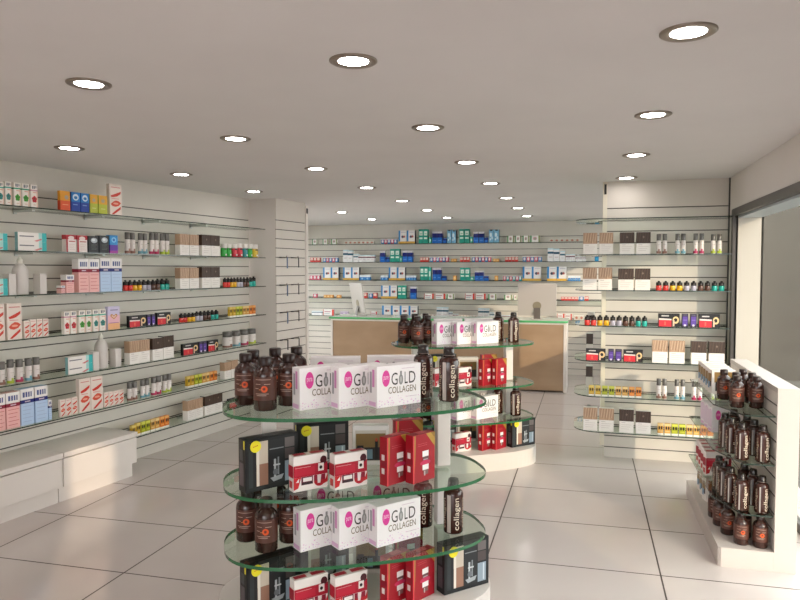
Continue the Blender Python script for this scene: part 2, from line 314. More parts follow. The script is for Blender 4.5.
PROTO = {}
def spray(w, h, c):
    r = w*.46; b = MB(); b.lathe([(r*.96, 0), (r, .004), (r, h*.65), (r*.9, h*.67)], 20, M('#d9d1cc', .35))
    wrap(b, r+.0006, -pi, pi, h*.02, h*.14, M(c), 20); wrap(b, r+.0007, -.35, .35, h*.14, h*.24, M(c), 4)
    wrap(b, r+.0007, -.6, .6, h*.45, h*.47, M('#b9aea8'), 4)
    k = MB(); k.lathe([(r*.95, h*.67), (r*.98, h*.68), (r*.98, h*.99), (r*.9, h)], 20, M('#6b6864', .3, .3))
    return [('body', b.mesh('spray_body')), ('cap', k.mesh('spray_cap'))]
def jar(w, h, c):
    r = w*.45; b = MB(); b.lathe([(r*.9, 0), (r, .006), (r, h*.6), (r*.9, h*.66)], 20, M(c, .25))
    wrap(b, r+.0006, -.7, .7, h*.52, h*.62, M('#20231f'), 6); wrap(b, r+.0006, -.35, .35, h*.08, h*.2, M('#e8e8e0'), 4)
    k = MB(); k.lathe([(r*.95, h*.66), (r*.97, h*.68), (r*.97, h*.98), (r*.9, h)], 20, M('#ddd6d0', .4))
    return [('body', b.mesh('jar_body')), ('lid', k.mesh('jar_lid'))]
def varnish(w, h, c):
    r = w*.475; b = MB(); b.lathe([(r*.94, 0), (r, .003), (r, h*.47), (r*.96, h*.5)], 16, M(c, .2, 0, .5))
    k = MB(); k.lathe([(r*.96, h*.5), (r*.96, h*.82), (r*.8, h*.85), (r*.42, h*.86), (r*.42, h*.97), (r*.36, h)], 16, M('#1c1715', .3))
    wrap(k, r*.96+.0006, -.4, .4, h*.6, h*.7, M('#4a423e'), 4)
    return [('body', b.mesh('varnish_body')), ('cap', k.mesh('varnish_cap'))]
def nozzle(w, h, c):
    r = w*.47; b = MB(); b.lathe([(r*.95, 0), (r, .006), (r, h*.6), (r*.95, h*.66), (r*.7, h*.76), (r*.4, h*.82)], 24, M(c, .4))
    k = MB(); k.lathe([(r*.36, h*.81), (r*.36, h*.93), (r*.2, h*.945), (r*.16, h)], 18, M('#ece6dc', .4))
    return [('body', b.mesh('nozzle_body')), ('nozzle', k.mesh('nozzle_tip'))]
BUILD = {'hairspray_bottle': spray, 'cream_jar': jar, 'nail_varnish_bottle': varnish, 'dropper_bottle': nozzle}
def q(v, s=.006): return max(s, round(v/s)*s)
def proto(code, w, h):
    w, h = q((w-.004)*(.88 if code in ('yy', 'yl', 'ya', 'yo') else 1)-.0019, .004), q(h, .008); key = (code, w, h)
    if key not in PROTO:
        name, desc, cat, many, d, base, art, kw = KIND[code]
        if name in BUILD: PROTO[key] = (BUILD[name](w, h, base), w*.95)
        else: PROTO[key] = ([(None, carton(name, w, d, h, base, art, **kw))], d)
    return PROTO[key]+(h,)
def stand(name, parts, loc, rz):
    """a thing: its parts copied under an Empty, or one mesh"""
    if len(parts) == 1 and parts[0][0] is None: return put(name, parts[0][1], None, loc, rz)
    r = put(name, None, None, loc, rz); r.empty_display_size = .05
    for p in parts:
        c = put(p[0], p[1], r)
        if len(p) > 2: c['label'] = p[2]
    return r
ORD = 'first second third fourth fifth sixth seventh eighth ninth tenth eleventh twelfth thirteenth fourteenth fifteenth sixteenth seventeenth eighteenth nineteenth twentieth'.split()
def label_run(things, anchor, place):
    """things: (object, desc) in order away from the anchor; look-alikes on one shelf are told apart by their place in the row"""
    n = {}
    for o, d in things: n[d] = n.get(d, 0)+1
    k = {}
    for o, d in things:
        k[d] = k.get(d, 0)+1
        o['label'] = d+(', %s from %s' % (ORD[k[d]-1], anchor) if n[d] > 1 else '')+', '+place

# ------------------------------------------------------------------ the room (metres; Y runs into the shop, X to the window side)
CZ = 2.46; AZ = radians(8.5); LP = Vector((-3.6, 6.8, 0))
TL = Vector((sin(AZ), cos(AZ), 0)); NL = Vector((cos(AZ), -sin(AZ), 0)); RL = radians(90)-AZ
def left(s, off, z=0): return LP-TL*s+NL*off+Vector((0, 0, z))
SLOT = [2.225-.1016*k for k in range(22)]
def slat(name, length, z0, z1, thick, loc, rz, slots=SLOT, parent=None):
    """a slatted board whose face is the plane y=0 looking to -Y, from x=0 to x=length, with dark slots"""
    pr = [(0, z0)]; cut = []
    for z in sorted(slots):
        if not z0+.03 < z < z1-.03: continue
        i = len(pr); pr += [(0, z-.0042), (.009, z-.0042), (.009, z+.0042), (0, z+.0042)]; cut += [i, i+1, i+2]
    pr += [(0, z1), (thick, z1), (thick, z0)]
    n = len(pr); b = MB(); b.mat(WALL); g = b.mat(GROOVE)
    b.v = [(0, y, z) for y, z in pr]+[(length, y, z) for y, z in pr]
    for i in range(n):
        j = (i+1) % n; b.f.append([i, n+i, n+j, j]); b.mi.append(g if i in cut else 0); b.sm.append(False)
    b.f += [list(range(n)), list(range(n, 2*n))[::-1]]; b.mi += [0, 0]; b.sm += [False, False]
    me = b.mesh(name); o = put(name, me, parent, loc, rz)
    if parent is None: o['kind'] = 'structure'
    return o
b = MB().box(-5.4, 1.6, -1.6, 11.4, -.1, 0, FLOOR); structure('floor', b)
b = MB().box(-5.4, 1.6, -1.6, 11.4, CZ, CZ+.1, CEIL); structure('ceiling', b)
slat('wall_left', 8.45, 0, CZ, .12, left(8.45, 0), RL)
b = MB().box(0, .6, .012, .44, 0, CZ, PLAIN); structure('pillar', b, left(-.045, .323), RL)
slat('wall_pillar', .6, 0, CZ, .0115, left(-.045, .323), RL)
b = MB().box(.6, .645, -.012, .06, .05, CZ-.03, WHITE).box(.605, .64, -.014, -.012, CZ-.12, CZ-.06, M('#1d1a18')); structure('trim_2', b, left(-.045, .323), RL)
slat('wall_back', 6.6, 0, CZ, .12, (-5.3, 11.2, 0), 0)
b = MB().box(-5.42, -5.3, 7.1, 7.5, 0, CZ, PLAIN).box(-5.42, -5.3, 7.5, 10.8, 0, .4, PLAIN).box(-5.42, -5.3, 7.5, 10.8, 2.32, CZ, PLAIN).box(-5.42, -5.3, 10.8, 11.32, 0, CZ, PLAIN); structure('wall_left_rear', b)
w3 = tag(put('added_window_3', None), None, None, None, 'structure')  # unseen window, added to brighten the back wall and counter
put('frame', MB().box(-5.42, -5.38, 7.5, 10.8, .4, .45, DARKM).box(-5.42, -5.38, 7.5, 10.8, 2.27, 2.32, DARKM).box(-5.42, -5.38, 9.13, 9.17, .45, 2.27, DARKM).mesh('added_side_window_frame'), w3)
put('pane', MB().box(-5.405, -5.4, 7.5, 10.8, .45, 2.27, glass_material('added_window_glass', '#f4f6f4', .02, .5)).mesh('added_side_window_pane'), w3)
b = MB().box(-5.3, -3.3, 7.1, 7.2, 0, CZ, PLAIN); structure('wall_left_return', b)
# window side: the wall with its recessed shop window
b = MB().box(1.16, 1.36, -1.6, 2.4, 0, 2.17, PLAIN).box(1.16, 1.36, -1.6, 6.04, 2.17, CZ, PLAIN).box(1.16, 1.36, 6.04, 6.5, 0, CZ, PLAIN).box(1.16, 1.36, 6.5, 11.1, 0, SILL, PLAIN).box(1.16, 1.36, 6.5, 11.1, 2.38, CZ, PLAIN).box(1.16, 1.36, 11.1, 11.32, 0, CZ, PLAIN); structure('wall_right', b)
b = MB().box(1.125, 1.36, -1.6, 6.04, 2.115, 2.17, DARKM).box(1.135, 1.36, 6.04, 6.11, 0, 2.17, DARKM); structure('trim_3', b)
b = MB().box(1.17, 1.34, 6.022, 6.04, 0, 2.115, M('#b8b0a5', .6)).box(1.17, 1.34, -1.6, 6.022, 2.1, 2.115, M('#b9c3c8')); structure('trim_4', b)
w1 = tag(put('window_1', None), None, None, None, 'structure')
fr = MB().box(1.32, 1.36, 2.4, 6.04, 0, .06, DARKM).box(1.32, 1.36, 2.4, 2.44, .06, 2.115, DARKM); put('frame', fr.mesh('window_frame'), w1)
pn = MB().box(1.34, 1.345, 2.44, 6.02, .06, 2.115, glass_material('window_glass', '#f2f4f1', .3, .3)); put('pane', pn.mesh('window_pane'), w1)
b = MB().box(-5.4, -1.9, -1.72, -1.6, 0, CZ, PLAIN).box(-1.9, 1.36, -1.72, -1.6, 2.2, CZ, PLAIN).box(.12, .64, -1.72, -1.6, 0, 2.2, PLAIN).box(1.09, 1.36, -1.72, -1.6, 0, 2.2, PLAIN); structure('wall_front_added', b)  # unseen wall, added; its gaps limit daylight and shape the cabinet's sun patch
PAVE = mottled('#524e49', '#5c5852', 2, .9, 'paving')
b = MB().box(1.61, 14, -14, 11.6, -.12, -.02, PAVE).box(-14, 1.61, -14, -1.73, -.12, -.02, PAVE).box(-14, -5.43, -1.73, 14, -.12, -.02, PAVE); structure('ground', b)  # front and left pieces are unseen, added to keep sky light off the ceiling
b = MB().box(1.37, 3.7, 11.6, 11.8, -.02, 3.05, mottled(FACADE, FACADE, 1, .9, 'grey_render')); structure('exterior_wall', b)
w2 = tag(put('added_window_2', None), None, None, None, 'structure')  # unseen rear window, added to bring daylight and sun to the counter
put('frame', MB().box(1.32, 1.36, 6.5, 11.1, SILL, SILL+.06, DARKM).box(1.32, 1.36, 6.5, 11.1, 2.33, 2.38, DARKM).mesh('added_rear_window_frame'), w2)
put('pane', MB().box(1.34, 1.345, 6.5, 11.1, SILL+.06, 2.33, glass_material('added_window_glass', '#f4f6f4', .02, .5)).mesh('added_rear_window_pane'), w2)
# slatted partition beside the window
PY = 6.33
slat('wall_partition', .985, .0, CZ, .05, (.165, PY, 0), 0)
b = MB().box(.165, 1.15, PY+.05, PY+.1, 0, CZ, PLAIN); structure('trim_5', b)
b = MB().box(.128, .165, PY+.0, PY+.1, .1, CZ, M('#e6ddcc', .4)).box(.138, .158, PY-.003, PY, CZ-.11, CZ-.02, M('#1d1a18')); structure('trim_6', b)
b = MB().box(1.15, 1.16, PY-.02, PY+.1, 0, CZ, DARKM); structure('trim_7', b)

# ------------------------------------------------------------------ downlights
LENS = emit_material('lamp_lens', '#fffaf6', LAMP)
rg = MB().lathe([(.055, -.001), (.06, -.006), (.083, -.008), (.09, -.004), (.09, 0)], 36, METAL, cap=False).mesh('downlight_ring')
ln = MB().lathe([(.0, -.0035), (.057, -.0035)], 36, LENS, cap=False, smooth=False).mesh('downlight_lens')
LX = (-3.2, -2.02, -.85, .31); LY = (1.2, 2.43, 3.66, 4.9, 6.15, 7.42, 8.66, 9.98)
NX = ('by the long shelf wall', 'second from the long shelf wall', 'third from the long shelf wall', 'by the window side')
for j, y in enumerate(LY):
    for i, x in enumerate(LX):
        if (i == 3 and y > 6.3) or (i == 0 and abs(y-7.42) < .01): continue
        if i == 3 and j == 4: y = 6.08
        o = put('ceiling_downlight', None, None, (x, y, CZ)); put('ring', rg, o); put('lens', ln, o)
        tag(o, 'round recessed downlight %s, %s cross row from the back wall' % (NX[i], ORD[len(LY)-1-j]), 'ceiling light', 'recessed ceiling downlights')

# ------------------------------------------------------------------ glass shelves along the walls
TIER = ['top', 'second', 'third', 'fourth', 'fifth', 'sixth', 'lowest']
SZ = [2.12-.3058*k for k in range(7)]
BRK = MB().box(-.012, .012, -.2, 0, -.022, -.009, M('#cfd0cc', .2)).box(-.012, .012, -.012, 0, -.034, -.009, M('#cfd0cc', .2)).mesh('shelf_bracket')
def shelf(poly, loc, rz, label, group, brackets):
    o = put('glass_shelf', MB().prism(poly, -.008, 0, GTOP, GEDGE2).mesh('glass_shelf'), None, loc, rz)
    for x, y in brackets: put('bracket', BRK, o, (x, y, 0))
    return tag(o, label, 'shelf', group)
for k, z in enumerate(SZ):
    ln_ = 4.25 if k < 6 else 1.98
    shelf([(0, -.28), (ln_, -.28), (ln_, -.004), (0, -.004)], left(ln_+.09, 0, z), RL, '%s glass shelf on the wall over the white cabinets' % TIER[k] if k < 6 else 'lowest glass shelf on the long wall, beside the white cabinets', 'glass shelves on the long wall', [(.3+i*.62, 0) for i in range(int(ln_/.62))])
def arc(cx, cy, r, a0, a1, n=8): return [(cx+r*cos(radians(a0+(a1-a0)*i/n)), cy+r*sin(radians(a0+(a1-a0)*i/n))) for i in range(n+1)]
for k, z in enumerate(SZ):
    poly = [(1.14, PY-.28)]+[(1.14, PY-.004), (.09, PY-.004), (.09, PY+.104), (1.14, PY+.104), (1.14, PY+.38)]+arc(.1, PY+.18, .2, 90, 180)+arc(.1, PY-.08, .2, 180, 270)
    shelf(poly, (0, 0, z), 0, '%s glass shelf with rounded end, beside the window' % TIER[k], 'rounded glass shelves by the window', [])
for k, z in enumerate(SZ[:5]):
    shelf([(-5.28, 10.92), (1.1, 10.92), (1.1, 11.196), (-5.28, 11.196)], (0, 0, z), 0, '%s glass shelf on the back wall behind the counter' % (TIER[k] if k < 4 else 'lowest'), 'glass shelves behind the counter', [])

# ------------------------------------------------------------------ goods on the wall shelves
LEFT = {
    2.112: """flt,3.083,0.05,0.155 flt,3.026,0.051,0.156 flg,2.959,0.052,0.158 flg,2.896,0.058,0.16 flr,2.83,0.059,0.162 oran,2.574,0.091,0.148 blue,2.482,0.085,0.143 blue,2.397,0.08,0.145 lime,2.314,0.076,0.14 lime,2.227,0.088,0.142 bru,2.098,0.128,0.249""",
    1.807: """tea,3.14,0.203,0.113 tea,2.852,0.231,0.12 redw,2.53,0.093,0.127 redw,2.431,0.096,0.13 blk,2.325,0.097,0.132 blk,2.223,0.096,0.134 bpur,2.126,0.084,0.145 sp,1.962,0.054,0.173 sp,1.908,0.055,0.175 sb,1.822,0.051,0.177 sb,1.772,0.051,0.179 sm,1.691,0.053,0.181 sm,1.638,0.054,0.182 sl,1.565,0.055,0.184 sl,1.51,0.056,0.186 hb,1.306,0.125,0.192 hb,1.178,0.13,0.195 hd,1.007,0.129,0.2 hd,0.876,0.134,0.204 jg,0.711,0.074,0.129 jg,0.637,0.075,0.13 jr,0.542,0.081,0.132 jr,0.46,0.083,0.134 jt,0.37,0.073,0.135 jg,0.29,0.07,0.137 jy,0.193,0.089,0.138""",
    1.502: """tea,3.145,0.197,0.114 whi,3.011,0.056,0.144 pump,2.915,0.119,0.265 whi,2.773,0.057,0.144 pst,2.609,0.039,0.059 psm,2.546,0.075,0.135 pta,2.423,0.097,0.252 pta,2.325,0.1,0.257 lta,2.214,0.108,0.262 lta,2.104,0.112,0.267 nr,1.994,0.049,0.086 nr,1.944,0.05,0.087 ny,1.894,0.051,0.088 ny,1.843,0.051,0.089 ng,1.791,0.052,0.089 ng,1.738,0.053,0.09 nb,1.685,0.054,0.091 nb,1.63,0.055,0.092 nt,1.575,0.056,0.092 nt,1.518,0.057,0.093 hb,1.312,0.125,0.192 hb,1.184,0.13,0.196 hd,1.013,0.129,0.2 hd,0.881,0.134,0.204 nr,0.714,0.05,0.095 nr,0.664,0.051,0.095 ny,0.613,0.051,0.096 ny,0.561,0.052,0.096 ng,0.509,0.053,0.097 ng,0.456,0.053,0.098 nb,0.402,0.054,0.099 nb,0.347,0.055,0.099 nt,0.292,0.056,0.1 nt,0.236,0.057,0.101""",
    1.198: """bru,3.125,0.1,0.249 bru,3.004,0.112,0.248 brs,2.911,0.048,0.123 brs,2.862,0.049,0.124 brs,2.812,0.05,0.125 brs,2.762,0.051,0.126 flr,2.582,0.052,0.168 flr,2.523,0.058,0.17 flg,2.446,0.06,0.168 flg,2.385,0.053,0.17 flt,2.317,0.058,0.168 flt,2.251,0.064,0.17 hea,2.14,0.125,0.181 dye,1.886,0.194,0.097 pur,1.76,0.046,0.098 pur,1.708,0.047,0.099 dye,1.581,0.171,0.101 nr,1.343,0.051,0.082 nr,1.292,0.052,0.083 ny,1.239,0.053,0.083 ny,1.186,0.053,0.084 ng,1.133,0.054,0.085 ng,1.078,0.055,0.085 nb,1.022,0.056,0.086 nb,0.966,0.057,0.087 nt,0.909,0.058,0.087 nt,0.85,0.059,0.088 yy,0.647,0.053,0.101 yy,0.594,0.053,0.101 yl,0.54,0.054,0.102 yl,0.486,0.055,0.103 ya,0.43,0.056,0.104 ya,0.374,0.057,0.104 yo,0.317,0.057,0.105 yo,0.259,0.058,0.106""",
    0.893: """sp,3.093,0.054,0.163 sl,3.029,0.052,0.165 sm,2.96,0.057,0.16 sb,2.89,0.059,0.162 sp,2.829,0.056,0.161 tea,2.468,0.229,0.13 whi,2.321,0.06,0.141 pump,2.227,0.114,0.278 whi,2.1,0.062,0.146 hb,1.927,0.112,0.188 hb,1.813,0.117,0.191 hd,1.661,0.128,0.196 hd,1.53,0.133,0.2 dye,1.244,0.209,0.102 pur,1.102,0.055,0.104 pur,1.047,0.056,0.105 dye,0.927,0.155,0.107 sp,0.646,0.112,0.156 sb,0.512,0.107,0.159 sm,0.378,0.111,0.157 sl,0.249,0.111,0.159""",
    0.588: """pta,3.136,0.096,0.25 pta,3.031,0.107,0.251 lta,2.922,0.106,0.257 lta,2.811,0.105,0.259 lst,2.741,0.029,0.146 brs,2.633,0.051,0.126 brs,2.582,0.052,0.127 brs,2.529,0.053,0.129 bru,2.434,0.111,0.254 bru,2.32,0.116,0.259 brs,2.229,0.05,0.112 brs,2.179,0.051,0.113 brs,2.128,0.052,0.114 brs,2.076,0.052,0.114 sp,1.965,0.052,0.15 sp,1.913,0.053,0.151 sb,1.823,0.048,0.153 sb,1.774,0.049,0.154 sm,1.692,0.056,0.156 sm,1.636,0.057,0.158 sl,1.562,0.052,0.16 sl,1.509,0.053,0.161 yy,1.276,0.051,0.102 yy,1.225,0.052,0.103 yl,1.172,0.053,0.103 yl,1.119,0.054,0.104 ya,1.065,0.054,0.105 ya,1.01,0.055,0.106 yo,0.955,0.056,0.107 yo,0.898,0.057,0.107 hb,0.709,0.106,0.17 hb,0.601,0.109,0.173""",
    0.283: """yy,1.95,0.052,0.1 yy,1.898,0.053,0.101 yl,1.844,0.054,0.102 yl,1.79,0.055,0.103 ya,1.735,0.056,0.104 ya,1.679,0.057,0.105 yo,1.621,0.058,0.106 yo,1.563,0.059,0.107 hb,1.248,0.105,0.182 hb,1.141,0.109,0.184 hd,0.994,0.128,0.183 hd,0.864,0.132,0.187 dye,0.6,0.195,0.092""",
}
PARTITION = {
    1.807: """hb,0.022,0.12,0.187 hb,0.154,0.119,0.186 hd,0.323,0.121,0.184 hd,0.455,0.119,0.183 sp,0.578,0.047,0.168 sp,0.625,0.047,0.167 sb,0.725,0.045,0.167 sb,0.77,0.044,0.166 sm,0.865,0.046,0.165 sm,0.911,0.046,0.165 sl,0.999,0.047,0.164 sl,1.047,0.047,0.164""",
    1.502: """hb,0.022,0.12,0.19 hb,0.15,0.119,0.189 hd,0.319,0.129,0.187 hd,0.453,0.124,0.186 nr,0.583,0.055,0.084 nr,0.638,0.055,0.084 ny,0.693,0.055,0.084 ny,0.748,0.054,0.083 ng,0.802,0.054,0.083 ng,0.856,0.054,0.083 nb,0.91,0.054,0.083 nb,0.963,0.053,0.083 nt,1.016,0.053,0.082 nt,1.069,0.053,0.082""",
    1.198: """nr,0.005,0.053,0.087 nr,0.058,0.053,0.086 ny,0.111,0.053,0.086 ny,0.164,0.053,0.086 ng,0.217,0.052,0.086 ng,0.269,0.052,0.085 nb,0.321,0.052,0.085 nb,0.372,0.052,0.085 nt,0.424,0.051,0.085 nt,0.475,0.051,0.085 dye,0.666,0.173,0.109 pur,0.792,0.054,0.108 pur,0.857,0.054,0.108 dye,0.978,0.164,0.108""",
    0.893: """dye,0.079,0.17,0.104 pur,0.206,0.049,0.103 pur,0.267,0.057,0.103 dye,0.385,0.162,0.102 hb,0.6,0.127,0.194 hb,0.734,0.125,0.193 hd,0.904,0.123,0.191 hd,1.04,0.125,0.19""",
    0.588: """yy,0.047,0.056,0.091 yy,0.103,0.056,0.091 yl,0.159,0.056,0.091 yl,0.215,0.056,0.09 ya,0.27,0.055,0.09 ya,0.325,0.055,0.09 yo,0.38,0.055,0.09 yo,0.435,0.054,0.089 sp,0.596,0.046,0.169 sp,0.642,0.045,0.169 sb,0.739,0.047,0.168 sb,0.786,0.047,0.168 sm,0.874,0.044,0.167 sm,0.919,0.044,0.167 sl,1.017,0.046,0.166 sl,1.063,0.046,0.165""",
    0.283: """hb,0.041,0.121,0.2 hb,0.176,0.124,0.199 hd,0.34,0.122,0.197 hd,0.476,0.125,0.196 ya,0.614,0.056,0.093 ya,0.67,0.055,0.093 yl,0.727,0.059,0.093 yl,0.786,0.059,0.092 ya,0.843,0.054,0.092 ya,0.897,0.054,0.092 yo,0.951,0.054,0.092 yo,1.005,0.054,0.092""",
}
BACK = {
    2.112: """wgr,-4.544,0.102,0.086 wgr,-4.35,0.101,0.086 wgr,-4.189,0.11,0.086 tin,-3.969,0.077,0.051 tin,-3.891,0.077,0.051 tin,-3.814,0.077,0.051 tin,-3.738,0.077,0.051 tin,-3.661,0.076,0.051 tin,-3.585,0.076,0.051 tin,-3.509,0.076,0.051 cb,-3.319,0.056,0.084 cp,-3.263,0.056,0.084 cb,-3.207,0.056,0.084 cp,-3.152,0.056,0.084 cb,-3.096,0.056,0.084 tal,-2.971,0.142,0.217 tal,-2.829,0.141,0.216 gre,-2.658,0.081,0.231 gre,-2.578,0.08,0.231 grs,-2.502,0.047,0.099 nav,-2.426,0.087,0.189 nav,-2.34,0.086,0.189 nas,-2.259,0.065,0.082 bub,-2.181,0.075,0.213 bub,-2.106,0.075,0.212 gre,-1.976,0.086,0.228 gre,-1.89,0.086,0.227 grs,-1.816,0.046,0.097 nav,-1.741,0.087,0.178 nav,-1.654,0.087,0.178 nas,-1.576,0.06,0.081 bub,-1.494,0.083,0.209 bub,-1.411,0.083,0.209 wgr,-1.186,0.111,0.104 wgr,-1.068,0.095,0.103 wgr,-0.946,0.102,0.103 wgr,-0.802,0.156,0.103 tin,-0.545,0.079,0.047 tin,-0.466,0.079,0.047 tin,-0.387,0.079,0.047 tin,-0.309,0.078,0.047 tin,-0.23,0.078,0.047 tin,-0.152,0.078,0.047""",
    1.807: """rsm,-4.603,0.062,0.078 rsm,-4.541,0.062,0.078 rsm,-4.479,0.062,0.078 cb,-4.365,0.055,0.081 cp,-4.31,0.055,0.081 cb,-4.255,0.055,0.081 cp,-4.2,0.055,0.081 cb,-4.145,0.055,0.081 wta,-3.984,0.086,0.205 wta,-3.898,0.086,0.204 wtm,-3.799,0.086,0.136 wtr,-3.715,0.072,0.119 wtr,-3.642,0.072,0.119 wtr,-3.57,0.072,0.118 wtr,-3.498,0.072,0.118 nav,-3.323,0.091,0.185 nas,-3.24,0.065,0.084 gre,-3.148,0.085,0.218 gre,-3.063,0.084,0.217 grs,-2.999,0.035,0.1 nav,-2.931,0.087,0.183 nav,-2.844,0.087,0.183 rsm,-2.648,0.048,0.075 rsm,-2.6,0.048,0.074 rsm,-2.552,0.048,0.074 cb,-2.477,0.052,0.082 cp,-2.425,0.052,0.082 cb,-2.373,0.052,0.082 cp,-2.321,0.052,0.082 cb,-2.269,0.052,0.082 cp,-2.218,0.051,0.082 ora,-2.128,0.046,0.049 ora,-2.082,0.046,0.049 rsm,-1.975,0.052,0.073 rsm,-1.923,0.052,0.073 rsm,-1.871,0.052,0.073 cb,-1.778,0.052,0.081 cp,-1.727,0.052,0.081 cb,-1.675,0.051,0.081 cp,-1.624,0.051,0.081 cb,-1.573,0.051,0.081 cp,-1.521,0.051,0.081 ora,-1.439,0.048,0.048 ora,-1.391,0.048,0.048 rsm,-1.246,0.052,0.072 rsm,-1.194,0.052,0.072 rsm,-1.142,0.051,0.072 rsm,-1.091,0.051,0.072 cb,-0.964,0.061,0.079 cp,-0.903,0.061,0.079 cb,-0.842,0.061,0.079 cp,-0.781,0.061,0.079 cb,-0.72,0.06,0.079 wta,-0.56,0.092,0.205 wta,-0.468,0.092,0.204 wtm,-0.376,0.076,0.157 wtr,-0.306,0.048,0.109 wtr,-0.258,0.048,0.109 wtr,-0.21,0.048,0.109 wtr,-0.152,0.053,0.078 wtr,-0.099,0.053,0.078 wtr,-0.046,0.052,0.078 teb,0.14,0.067,0.077""",
    1.502: """cp,-4.613,0.065,0.087 cp,-4.547,0.065,0.087 cp,-4.482,0.065,0.086 tal,-4.323,0.143,0.215 tal,-4.181,0.142,0.215 tal,-3.955,0.145,0.214 tal,-3.811,0.144,0.213 blo,-3.682,0.093,0.085 blo,-3.589,0.093,0.085 blo,-3.324,0.066,0.084 blo,-3.258,0.066,0.084 tal,-3.142,0.142,0.218 tal,-3,0.141,0.217 blo,-2.895,0.044,0.083 blo,-2.851,0.044,0.083 blo,-2.807,0.044,0.083 blo,-2.763,0.044,0.083 gre,-2.638,0.068,0.224 gre,-2.57,0.068,0.223 grs,-2.507,0.044,0.215 nav,-2.423,0.074,0.206 nav,-2.349,0.074,0.206 nas,-2.266,0.082,0.074 ora,-2.087,0.058,0.082 gre,-1.961,0.08,0.212 gre,-1.881,0.08,0.212 grs,-1.803,0.065,0.065 nav,-1.725,0.073,0.162 nav,-1.652,0.073,0.162 nas,-1.572,0.076,0.073 ora,-1.41,0.056,0.08 cp,-1.276,0.05,0.08 ct,-1.226,0.05,0.08 cp,-1.177,0.05,0.08 ct,-1.127,0.05,0.08 cp,-1.077,0.05,0.08 ct,-1.028,0.049,0.08 tal,-0.92,0.145,0.223 tal,-0.776,0.144,0.222 tal,-0.536,0.15,0.22 tal,-0.386,0.149,0.22 blo,-0.269,0.038,0.078 blo,-0.231,0.038,0.078 blo,-0.194,0.038,0.078 blo,-0.156,0.038,0.078 blo,-0.118,0.038,0.078""",
    1.198: """cp,-4.545,0.074,0.069 ora,-4.358,0.058,0.052 ora,-4.299,0.058,0.052 ora,-4.241,0.058,0.052 ora,-4.111,0.073,0.052 rsm,-3.642,0.089,0.085 cb,-3.53,0.062,0.085 rsm,-3.455,0.071,0.085 tal,-3.278,0.141,0.219 tal,-3.138,0.14,0.218 gre,-3.021,0.073,0.218 gre,-2.949,0.073,0.217 nav,-2.792,0.103,0.2 whr,-2.519,0.17,0.091 whr,-2.332,0.183,0.091 wgr,-2.161,0.125,0.082 whr,-1.839,0.156,0.098 whr,-1.663,0.179,0.097 wgr,-1.472,0.137,0.089 wgr,-1.22,0.128,0.08 wgr,-1.104,0.071,0.072 rsm,-0.366,0.052,0.058 rsm,-0.314,0.052,0.058 rsm,-0.262,0.052,0.058 rsm,-0.211,0.052,0.058 rsm,-0.159,0.051,0.058 cb,-0.081,0.075,0.07 rsm,-0.003,0.062,0.062""",
    0.893: """wtm,-4.509,0.205,0.069 whr,-4.296,0.203,0.104 lil,-4.049,0.073,0.069 lil,-3.976,0.073,0.069 whr,-3.477,0.115,0.076 tal,-3.253,0.156,0.185 tal,-3.098,0.155,0.185 tal,-2.944,0.154,0.184 tal,-2.79,0.153,0.183 tin,-2.644,0.055,0.05 tin,-2.589,0.055,0.05 tin,-2.535,0.054,0.05 tin,-2.481,0.054,0.05 tin,-2.426,0.054,0.05 wta,-2.343,0.097,0.165 wta,-2.246,0.096,0.165 wtm,-2.161,0.06,0.099 wtr,-2.101,0.047,0.066 wtr,-2.054,0.047,0.066 tin,-1.99,0.05,0.049 tin,-1.94,0.05,0.049 tin,-1.89,0.049,0.049 tin,-1.841,0.049,0.049 tin,-1.792,0.049,0.049 tin,-1.743,0.049,0.049 wta,-1.657,0.09,0.162 wta,-1.568,0.089,0.162 wtm,-1.478,0.073,0.097 wtr,-1.374,0.121,0.056 wtr,-1.253,0.12,0.056 wtr,-1.134,0.119,0.056 whr,-0.393,0.115,0.094 whr,-0.278,0.114,0.094 tin,-0.153,0.076,0.07 tin,-0.077,0.075,0.07""",
}

def fill(table, at, rz, zs, place, anchor, rev):
    for z, spec in table.items():
        k = min(range(7), key=lambda i: abs(SZ[i]-z)); top = SZ[k]; run = []
        for it in spec.split():
            code, s, w, h = it.split(','); s, w, h = float(s), float(w), float(h)
            n = 2 if code == 'tea' else 1; h = h/n
            for i in range(n):
                parts, d, hh = proto(code, w, h)
                nm, desc, cat, many = KIND[code][:4]
                o = stand(nm, parts, at(s, d, top+.0005+i*(hh+.0005)), rz)
                if n == 2: desc = ('lower', 'upper')[i]+' long carton with teal end'
                tag(o, None, cat, '%s, %s' % (many, place % TIER[zs[k]])); run.append((s, o, desc))
        run.sort(key=lambda t: t[0], reverse=rev)
        label_run([(o, d) for s, o, d in run], anchor, place % TIER[zs[k]])
fill(LEFT, lambda s, d, z: left(s, .25-d/2, z), RL, list(range(7)), '%s shelf over the white cabinets', 'the pillar', False)
fill(PARTITION, lambda s, d, z: Vector((s, PY-.25+d/2, z)), 0, list(range(7)), '%s shelf beside the window', 'the window', True)
fill(BACK, lambda s, d, z: Vector((s, 10.95+d/2, z)), 0, [0, 1, 2, 3, 6, 6, 6], '%s shelf behind the counter', 'the pillar', False)
